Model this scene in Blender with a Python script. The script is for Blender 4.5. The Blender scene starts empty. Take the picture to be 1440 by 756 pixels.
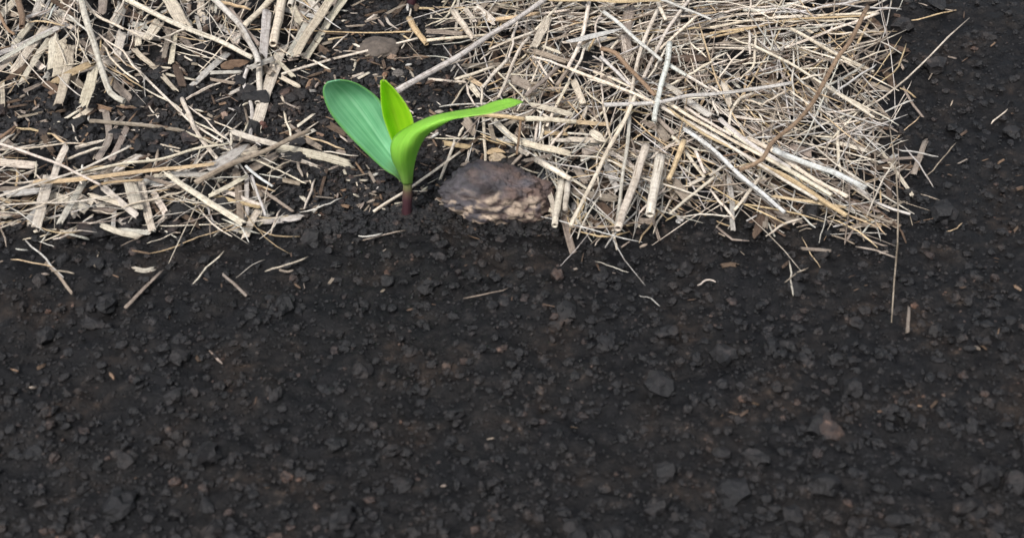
import bpy, math, random
import numpy as np
from mathutils import Vector, noise

R = math.radians
sc = bpy.context.scene
col = sc.collection
random.seed(7)

# ------------------------------------------------------------------ camera, sky, sun, exposure
CAM_H, PITCH, HFOV = 0.288, R(40.0), R(40.0)
cam_d = bpy.data.cameras.new('camera')
cam = bpy.data.objects.new('camera', cam_d)
col.objects.link(cam)
cam.location = (0, 0, CAM_H)
cam.rotation_euler = (math.pi / 2 - PITCH, 0, 0)
cam_d.sensor_width = 36
cam_d.lens = 18 / math.tan(HFOV / 2)
cam_d.clip_start = 0.01
cam_d.clip_end = 200
cam_d.dof.use_dof = True
cam_d.dof.focus_distance = 0.53
cam_d.dof.aperture_fstop = 22
sc.camera = cam

w = bpy.data.worlds.new('World')
sc.world = w
w.use_nodes = True
nt = w.node_tree
nt.nodes.clear()
SUN_EL, SUN_AZ = R(56), R(-150)          # azimuth measured from +Y towards +X
sky = nt.nodes.new('ShaderNodeTexSky')
sky.sky_type = 'NISHITA'
sky.sun_disc = False
sky.sun_elevation = SUN_EL
sky.sun_rotation = SUN_AZ
sky.air_density = 1.0
sky.dust_density = 4.0
hs = nt.nodes.new('ShaderNodeHueSaturation')
hs.inputs['Saturation'].default_value = 0.38
bg = nt.nodes.new('ShaderNodeBackground')
bg.inputs['Strength'].default_value = 0.115
out = nt.nodes.new('ShaderNodeOutputWorld')
nt.links.new(sky.outputs[0], hs.inputs['Color'])
nt.links.new(hs.outputs[0], bg.inputs['Color'])
nt.links.new(bg.outputs[0], out.inputs['Surface'])

sun_d = bpy.data.lights.new('sun', 'SUN')
sun_d.energy = 1.9
sun_d.angle = R(10)
sun_d.color = (1.0, 0.96, 0.92)
sun = bpy.data.objects.new('sun', sun_d)
col.objects.link(sun)
d = Vector((math.cos(SUN_EL) * math.sin(SUN_AZ), math.cos(SUN_EL) * math.cos(SUN_AZ), math.sin(SUN_EL)))
sun.rotation_euler = (-d).to_track_quat('-Z', 'Y').to_euler()

sc.view_settings.view_transform = 'Standard'
sc.view_settings.look = 'None'
sc.view_settings.gamma = 1
sc.view_settings.use_curve_mapping = False
sc.view_settings.exposure = 0.85
sc.cycles.max_bounces = 6
sc.cycles.use_denoising = True

# ------------------------------------------------------------------ geometry of the view (a photo pixel to a point on the ground)
CP, SP = math.cos(PITCH), math.sin(PITCH)
K = 2 * math.tan(HFOV / 2) / 1440.0
ORI = Vector((0, 0, CAM_H))

def ray(px, py):
    u, v = (px - 720) * K, -(py - 378) * K
    return Vector((u, CP + v * SP, -SP + v * CP))      # unit depth along the view axis

def gh(x, y):
    """height of the soil"""
    p = Vector((x * 9, y * 9, 3.1))
    h = 0.0055 * noise.noise(p)
    p2 = Vector((x * 55, y * 55, 1.7))
    h += 0.0020 * noise.noise(p2)
    p3 = Vector((x * 190, y * 190, 5.7))
    h += 0.0014 * noise.noise(p3)
    h += 0.0009 * noise.noise(Vector((x * 420, y * 420, 2.2)))
    return h

def at(px, py, z=0.0):
    """ground point seen at that pixel of the photograph, z above the soil; also metres per pixel there"""
    r = ray(px, py)
    hz = z
    for _ in range(3):
        t = (CAM_H - hz) / -r.z
        P = ORI + r * t
        hz = 0.0055 * noise.noise(Vector((P.x * 9, P.y * 9, 3.1))) + z
    return P, t * K

def sp(px, py, t):
    """point seen at that pixel at depth t"""
    return ORI + ray(px, py) * t

# ------------------------------------------------------------------ helpers
def obj(name, mesh, mat=None, parent=None):
    o = bpy.data.objects.new(name, mesh)
    col.objects.link(o)
    if mat:
        mesh.materials.append(mat)
    if parent:
        o.parent = parent
    return o

def tag(o, label=None, cat=None, group=None, kind=None):
    if label: o['label'] = label
    if cat: o['category'] = cat
    if group: o['group'] = group
    if kind: o['kind'] = kind

def empty(name, loc):
    e = bpy.data.objects.new(name, None)
    e.empty_display_size = 0.01
    e.location = loc
    col.objects.link(e)
    return e

class MB:
    """collects vertices, faces, uv and tint into one mesh"""
    def __init__(s):
        s.v, s.f, s.uv, s.c = [], [], [], []
    def build(s, name, smooth=True):
        me = bpy.data.meshes.new(name)
        me.from_pydata(s.v, [], s.f)
        n = len(me.loops)
        vi = np.empty(n, dtype=np.int32)
        me.loops.foreach_get('vertex_index', vi)
        if s.uv:
            uvl = me.uv_layers.new(name='UVMap')
            uvl.data.foreach_set('uv', np.array(s.uv, dtype=np.float32)[vi].ravel())
        if s.c:
            ca = me.color_attributes.new('tint', 'FLOAT_COLOR', 'POINT')
            a = np.ones((len(s.v), 4), dtype=np.float32)
            a[:, :3] = np.array(s.c, dtype=np.float32)
            ca.data.foreach_set('color', a.ravel())
        me.polygons.foreach_set('use_smooth', np.full(len(me.polygons), smooth))
        me.update()
        return me

class N:
    """tiny node helper"""
    def __init__(s, name):
        s.m = bpy.data.materials.new(name)
        s.m.use_nodes = True
        s.t = s.m.node_tree
        s.b = s.t.nodes['Principled BSDF']
        s.o = s.t.nodes['Material Output']
    def n(s, typ, **kw):
        x = s.t.nodes.new(typ)
        for k, v in kw.items():
            if k.startswith('i_'):
                x.inputs[k[2:].replace('_', ' ')].default_value = v
            else:
                setattr(x, k, v)
        return x
    def l(s, a, b):
        s.t.links.new(a, b)
    def noise(s, vec, scale, detail=4, rough=.6):
        x = s.n('ShaderNodeTexNoise', i_Scale=scale, i_Detail=detail, i_Roughness=rough)
        if vec: s.l(vec, x.inputs['Vector'])
        return x.outputs['Fac']
    def ramp(s, fac, stops):
        x = s.n('ShaderNodeValToRGB')
        e = x.color_ramp.elements
        while len(e) > 1: e.remove(e[-1])
        for i, (p, c) in enumerate(stops):
            q = e[0] if i == 0 else e.new(p)
            q.position = p
            q.color = (*c, 1) if len(c) == 3 else c
        s.l(fac, x.inputs[0])
        return x.outputs[0]
    def mix(s, fac, a, b, mode='MIX'):
        x = s.n('ShaderNodeMix', data_type='RGBA', blend_type=mode)
        for src, i in ((fac, 0), (a, 6), (b, 7)):
            if isinstance(src, (int, float)): x.inputs[i].default_value = src
            elif isinstance(src, tuple): x.inputs[i].default_value = (*src, 1)
            else: s.l(src, x.inputs[i])
        return x.outputs[2]
    def bump(s, h, strength, dist):
        x = s.n('ShaderNodeBump', i_Strength=strength, i_Distance=dist)
        s.l(h, x.inputs['Height'])
        s.l(x.outputs[0], s.b.inputs['Normal'])

# ------------------------------------------------------------------ materials
def mat_straw():
    k = N('dry_straw')
    tc = k.n('ShaderNodeTexCoord')
    att = k.n('ShaderNodeAttribute', attribute_name='tint')
    mp = k.n('ShaderNodeMapping'); mp.inputs['Scale'].default_value = (1, .5, 1)
    k.l(tc.outputs['UV'], mp.inputs['Vector'])
    mp2 = k.n('ShaderNodeMapping'); mp2.inputs['Scale'].default_value = (1, 32, 1)
    k.l(tc.outputs['UV'], mp2.inputs['Vector'])
    fib = k.noise(mp.outputs[0], 11, 4, .72)
    fine = k.noise(mp.outputs[0], 60, 2, .6)
    blot = k.noise(mp2.outputs[0], 2.2, 4, .65)
    spk = k.noise(mp2.outputs[0], 9, 2, .5)
    c = att.outputs['Color']
    c = k.mix(1.0, c, k.ramp(fib, [(.30, (.30, .26, .22)), (.41, (.80, .77, .73)), (.52, (1.02, 1.01, 1.0)), (.68, (1.22, 1.22, 1.2))]), 'MULTIPLY')
    c = k.mix(1.0, c, k.ramp(blot, [(.30, (.62, .58, .56)), (.5, (1, 1, 1)), (.72, (1.12, 1.12, 1.12))]), 'MULTIPLY')
    c = k.mix(k.ramp(spk, [(.66, (0, 0, 0)), (.70, (.85, .85, .85))]), c, (.07, .055, .045))
    k.l(c, k.b.inputs['Base Color'])
    k.b.inputs['Roughness'].default_value = .62
    k.b.inputs['Specular IOR Level'].default_value = .35
    add = k.n('ShaderNodeMath', operation='ADD')
    k.l(fib, add.inputs[0]); k.l(fine, add.inputs[1])
    k.bump(add.outputs[0], .8, .0006)
    return k.m

def mat_soil(name='dark_soil', crumb=False):
    k = N(name)
    tc = k.n('ShaderNodeTexCoord')
    g = k.n('ShaderNodeNewGeometry')
    v = g.outputs['Position']
    a = k.noise(v, 260, 6, .7)
    b = k.noise(v, 45, 3, .6)
    c = k.ramp(a, [(.3, (.002, .002, .0023)), (.5, (.005, .0048, .0052)), (.62, (.013, .012, .012)), (.78, (.06, .05, .043))])
    c2 = k.ramp(b, [(.40, (.60, .64, .72)), (.56, (1.05, 1.0, .95)), (.70, (2.0, 1.55, 1.2))])
    c = k.mix(1.0, c, c2, 'MULTIPLY')
    if crumb:
        att = k.n('ShaderNodeAttribute', attribute_name='tint')
        c = k.mix(1.0, c, att.outputs['Color'], 'MULTIPLY')
    k.l(c, k.b.inputs['Base Color'])
    k.l(k.ramp(a, [(.35, (.30, .30, .30)), (.60, (.65, .65, .65))]), k.b.inputs['Roughness'])
    k.b.inputs['Specular IOR Level'].default_value = .42 if crumb else .2
    k.bump(k.noise(v, 900, 5, .75), .9, .0007)
    return k.m

def mat_leaf(name, base, deep, trans, edge, backlit, mid=(.42, .62, .34)):
    k = N(name)
    tc = k.n('ShaderNodeTexCoord')
    sep = k.n('ShaderNodeSeparateXYZ')
    k.l(tc.outputs['UV'], sep.inputs[0])
    mp = k.n('ShaderNodeMapping'); mp.inputs['Scale'].default_value = (24, .5, 1)
    k.l(tc.outputs['UV'], mp.inputs['Vector'])
    vein = k.noise(mp.outputs[0], 1.0, 3, .7)
    dust = k.noise(tc.outputs['UV'], 34, 3, .6)
    g = k.n('ShaderNodeNewGeometry')
    cloud = k.noise(g.outputs['Position'], 120, 3, .5)
    c = k.mix(k.ramp(vein, [(.40, (0, 0, 0)), (.58, (1, 1, 1))]), deep, base)
    c = k.mix(k.ramp(cloud, [(.35, (0, 0, 0)), (.75, (.45, .45, .45))]), c, tuple(min(1, q * 1.3) for q in base))
    # pale midrib and margin, as the leaf itself has
    dist = k.n('ShaderNodeMath', operation='SUBTRACT'); k.l(sep.outputs[0], dist.inputs[0]); dist.inputs[1].default_value = .5
    ab = k.n('ShaderNodeMath', operation='ABSOLUTE'); k.l(dist.outputs[0], ab.inputs[0])
    c = k.mix(k.ramp(ab.outputs[0], [(.0, (.38, .38, .38)), (.035, (0, 0, 0))]), c, mid)
    c = k.mix(k.ramp(ab.outputs[0], [(.455, (0, 0, 0)), (.49, (.8, .8, .8))]), c, edge)
    # the blade turns pale green towards the sheath
    c = k.mix(k.ramp(sep.outputs[1], [(.0, (.8, .8, .8)), (.22, (0, 0, 0))]), c, (.22, .34, .10))
    c = k.mix(k.ramp(dust, [(.66, (0, 0, 0)), (.72, (.6, .6, .6))]), c, tuple(q * .5 + .12 for q in base))
    k.l(c, k.b.inputs['Base Color'])
    k.b.inputs['Roughness'].default_value = .5
    k.b.inputs['Specular IOR Level'].default_value = .4
    k.bump(vein, .5, .0006)
    tr = k.n('ShaderNodeBsdfTranslucent'); tr.inputs['Color'].default_value = (*trans, 1)
    mx = k.n('ShaderNodeMixShader'); mx.inputs[0].default_value = backlit
    k.l(k.b.outputs[0], mx.inputs[1]); k.l(tr.outputs[0], mx.inputs[2])
    k.l(mx.outputs[0], k.o.inputs['Surface'])
    return k.m

def mat_stem():
    k = N('maroon_stem')
    tc = k.n('ShaderNodeTexCoord')
    sep = k.n('ShaderNodeSeparateXYZ'); k.l(tc.outputs['UV'], sep.inputs[0])
    mp = k.n('ShaderNodeMapping'); mp.inputs['Scale'].default_value = (16, 1.2, 1)
    k.l(tc.outputs['UV'], mp.inputs['Vector'])
    f = k.noise(mp.outputs[0], 1.5, 3, .6)
    c = k.ramp(sep.outputs[1], [(.0, (.07, .035, .026)), (.2, (.034, .014, .019)), (.42, (.050, .024, .030)), (.56, (.085, .060, .045)), (.74, (.19, .27, .09)), (1, (.22, .36, .09))])
    c = k.mix(1.0, c, k.ramp(f, [(.3, (.6, .55, .6)), (.7, (1.5, 1.4, 1.3))]), 'MULTIPLY')
    k.l(c, k.b.inputs['Base Color'])
    k.b.inputs['Roughness'].default_value = .4
    k.bump(f, .3, .0004)
    return k.m

def mat_tint(name, rough, scale, lo, hi, bump):
    """tinted lump: its own colour attribute broken up by noise"""
    k = N(name)
    g = k.n('ShaderNodeNewGeometry')
    att = k.n('ShaderNodeAttribute', attribute_name='tint')
    f = k.noise(g.outputs['Position'], scale, 6, .7)
    c = k.mix(1.0, att.outputs['Color'], k.ramp(f, [(.3, (lo,) * 3), (.7, (hi,) * 3)]), 'MULTIPLY')
    k.l(c, k.b.inputs['Base Color'])
    k.b.inputs['Roughness'].default_value = rough
    k.bump(k.noise(g.outputs['Position'], scale * 2, 6, .75), bump, .0016)
    return k.m

STRAW, SOIL, CRUMB = mat_straw(), mat_soil(), mat_soil('soil_crumb', True)
LUMP = mat_tint('wrinkled_clod', .6, 260, .45, 1.5, .7)
STONE = mat_tint('pebble', .7, 420, .6, 1.35, .5)

# ------------------------------------------------------------------ the soil, one sheet
def axis(lo, hi, step, far):
    a = list(np.arange(lo, hi, step))
    s, p, q = step, lo, hi
    left, right = [], [hi]
    while p > -far:
        s *= 1.25; p -= s; q += s
        left.append(p); right.append(q)
    return left[::-1] + a + right

xs = axis(-.34, .34, .0014, 30)
ys = axis(.17, .66, .0014, 30)
V = []
for y in ys:
    for x in xs:
        V.append((x, y, gh(x, y) if abs(x) < 2 and abs(y) < 2 else 0.0))
nx = len(xs)
ii = np.arange(len(ys) - 1)[:, None] * nx + np.arange(nx - 1)[None, :]
F = np.stack([ii, ii + 1, ii + 1 + nx, ii + nx], -1).reshape(-1, 4).tolist()
me = bpy.data.meshes.new('ground')
me.from_pydata(V, [], F)
me.polygons.foreach_set('use_smooth', np.ones(len(me.polygons), dtype=bool))
g = obj('ground', me, SOIL)
tag(g, 'black crumbly garden soil', None, None, 'structure')

# ------------------------------------------------------------------ where the mulch lies
def interp(t, pts):
    if t <= pts[0][0]: return pts[0][1]
    for (a, va), (b, vb) in zip(pts, pts[1:]):
        if t <= b: return va + (vb - va) * (t - a) / (b - a)
    return pts[-1][1]

def sstep(a, b, x):
    t = min(1, max(0, (x - a) / (b - a)))
    return t * t * (3 - 2 * t)

def dens(px, py):
    wob = 14 * noise.noise(Vector((px * .02, py * .02, 0))) + 9 * noise.noise(Vector((px * .06, py * .06, 4)))
    x, y = px + wob, py + wob
    dv = 0.0
    if x < 520:
        b = interp(x, [(0, 128), (150, 138), (240, 70), (330, 60), (390, 120), (430, 60), (500, -20)])
        dv = max(dv, sstep(8, -8, y - b))
        b2 = interp(x, [(0, 192), (150, 222), (260, 222), (300, 190), (340, 178), (400, 200), (440, 300)])
        if x < 440: dv = max(dv, sstep(-8, 8, y - b2) * sstep(430, 385, x))
    else:
        b = interp(y, [(-60, 640), (0, 640), (60, 630), (100, 655), (140, 665), (175, 650), (215, 735), (250, 770), (300, 785), (340, 800)])
        dv = max(dv, sstep(-14, 10, x - b))
    far = 40 * noise.noise(Vector((px * .008, py * .008, 6)))
    dv *= sstep(352, 290, y + far * .8 - 8) * sstep(1290, 1205, x + far * .8 - 14)
    return dv

# ------------------------------------------------------------------ straw
TONE = {'p': (.60, .54, .455), 'g': (.49, .47, .435), 'w': (.54, .55, .54), 't': (.50, .385, .245),
        'b': (.215, .145, .098), 'd': (.10, .068, .048), 'm': (.28, .235, .195)}

def smooth_path(P, n):
    if len(P) == 2:
        return [P[0].lerp(P[1], i / n) for i in range(n + 1)]
    Q = [P[0] * 2 - P[1]] + P + [P[-1] * 2 - P[-2]]
    L = [0]
    for a, b in zip(P, P[1:]): L.append(L[-1] + (b - a).length)
    res = []
    for i in range(n + 1):
        s = L[-1] * i / n
        k = 0
        while k < len(P) - 2 and s > L[k + 1]: k += 1
        t = (s - L[k]) / max(1e-9, L[k + 1] - L[k])
        a, b, c, d_ = Q[k], Q[k + 1], Q[k + 2], Q[k + 3]
        res.append(.5 * ((2 * b) + (c - a) * t + (2 * a - 5 * b + 4 * c - d_) * t * t + (3 * b - a - 3 * c + d_) * t ** 3))
    return res

def strand(mb, P, wid, kind, tone, rng, taper=(1, 1), seg=None, flatup=.55):
    """one piece of straw: 's' split shell with torn ends, 'r' hollow round stalk, 't' thin fibre, 'l' leaf blade"""
    length = sum((b - a).length for a, b in zip(P, P[1:]))
    n = seg or max(5, min(26, int(length / .003)))
    C = smooth_path(P, n)
    amp = min(length * (.05 if kind == 't' else .014), wid * (1.6 if kind == 't' else .35))
    ph = rng.uniform(0, 90)
    base = len(mb.v)
    colr = Vector(TONE[tone] if isinstance(tone, str) else tone)
    var = rng.uniform(.84, 1.12)
    colr = Vector((colr.x * var * rng.uniform(.97, 1.03), colr.y * var, colr.z * var * rng.uniform(.93, 1.05)))
    u0, v0 = rng.uniform(0, 30), rng.uniform(0, 3)
    if kind in 'sl':
        m = 7                               # columns across the shell
        prof = []
        arch = rng.choice((1, 1, -1)) * rng.uniform(.02, .16) if kind == 's' else rng.uniform(-.22, -.08)
        thk = .06 if kind == 's' else .03
        groove = [rng.uniform(-.07, .05) if kind == 's' and 0 < j < m - 1 else 0 for j in range(m)]
        for j in range(m):
            x = -1 + 2 * j / (m - 1)
            prof.append((x, arch * (1 - x * x) + groove[j]))
        for j in range(m):
            x = 1 - 2 * j / (m - 1)
            prof.append((x * .97, arch * (1 - x * x) - thk - (.05 if kind == 's' else 0) + groove[m - 1 - j]))
        jag = [[rng.uniform(0, 1) + (rng.uniform(0, 1.6) if rng.random() < .3 else 0) + sl * (j / m - .5) for j in range(m)] for sl in (rng.uniform(-1.4, 1.4), rng.uniform(-1.4, 1.4))]
        roll = rng.uniform(-.35, .35)
        tw = rng.uniform(-.5, .5)
    else:
        m = 10 if kind == 'r' else 6
        prof = [(math.cos(2 * math.pi * j / m), math.sin(2 * math.pi * j / m)) for j in range(m)]
        sq = rng.uniform(.72, .95)
        roll = tw = 0
    np_ = len(prof)
    nodes = []
    if kind == 'r' and length > .03 and wid > .004:
        nodes = [rng.uniform(.15, .85)]
    T0 = None
    for i, c in enumerate(C):
        a, b = C[max(0, i - 1)], C[min(n, i + 1)]
        T = (b - a).normalized()
        up = Vector((0, 0, 1)) * (1 - flatup) + (ORI - c).normalized() * flatup
        S = T.cross(up).normalized()
        U = S.cross(T).normalized()
        t = i / n
        ang = roll + tw * (t - .5)
        S, U = S * math.cos(ang) + U * math.sin(ang), U * math.cos(ang) - S * math.sin(ang)
        wv = wid / 2 * (taper[0] + (taper[1] - taper[0]) * t)
        if kind == 'l':
            wv *= max(.05, math.sin(math.pi * min(1, .08 + t * .95)) ** .7)
        if kind == 't': wv *= .35 + .65 * min(1, 5 * t + .2, 5 * (1 - t) + .2)
        wv *= 1 + .10 * noise.noise(Vector((ph, t * 7, 0)))
        for nd in nodes:
            wv *= 1 + .16 * math.exp(-((t - nd) * length / .0014) ** 2)
        off = S * (amp * noise.noise(Vector((ph, t * 3.2, 2)))) + U * (amp * .5 * noise.noise(Vector((ph, t * 3.2, 7))))
        if i in (0, n): off *= .3
        for j, (x, y) in enumerate(prof):
            px_, py_ = x, y
            if kind in 'rt': py_ *= sq
            if kind == 's':                 # ragged long edges
                px_ *= 1 + .13 * noise.noise(Vector((ph + (3 if x > 0 else 9), t * 9, 1)))
            p = c + off + S * (px_ * wv) + U * (py_ * wv)
            if kind == 's' and i in (0, n):
                jj = j if j < m else np_ - 1 - j
                p += T * ((-1 if i == 0 else 1) * wv * 1.1 * (jag[0 if i == 0 else 1][jj] - .6))
            mb.v.append(p)
            mb.uv.append((u0 + (j / np_ if kind in 'rt' else (x * .5 + .5)) * min(1.6, wid * 260), v0 + t * length * 8))
            q = colr
            for nd in nodes:
                q = q * (1 - .55 * math.exp(-((t - nd) * length / .0008) ** 2))
            mb.c.append((q[0], q[1], q[2]))
    for i in range(n):
        for j in range(np_):
            a = base + i * np_ + j
            b = base + i * np_ + (j + 1) % np_
            mb.f.append((a, b, b + np_, a + np_))
    if kind == 'r' and wid > .0022:         # hollow ends, the shade inside put into the tint
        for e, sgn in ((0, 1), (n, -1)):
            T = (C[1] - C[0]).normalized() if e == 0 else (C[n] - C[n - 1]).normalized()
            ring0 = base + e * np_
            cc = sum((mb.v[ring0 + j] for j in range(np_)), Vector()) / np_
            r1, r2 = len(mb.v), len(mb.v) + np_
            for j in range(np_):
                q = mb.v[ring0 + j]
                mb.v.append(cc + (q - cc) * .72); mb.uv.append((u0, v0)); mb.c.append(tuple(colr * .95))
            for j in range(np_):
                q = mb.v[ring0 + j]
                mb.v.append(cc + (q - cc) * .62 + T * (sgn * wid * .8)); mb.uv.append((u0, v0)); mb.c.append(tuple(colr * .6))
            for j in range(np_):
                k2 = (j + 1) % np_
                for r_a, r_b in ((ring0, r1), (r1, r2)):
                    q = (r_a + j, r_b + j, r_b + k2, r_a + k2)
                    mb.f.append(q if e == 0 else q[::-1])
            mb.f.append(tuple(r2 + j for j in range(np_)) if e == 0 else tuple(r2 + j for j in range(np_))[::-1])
    else:
        mb.f.append(tuple(base + j for j in range(np_))[::-1])
        mb.f.append(tuple(base + n * np_ + j for j in range(np_)))

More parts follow.
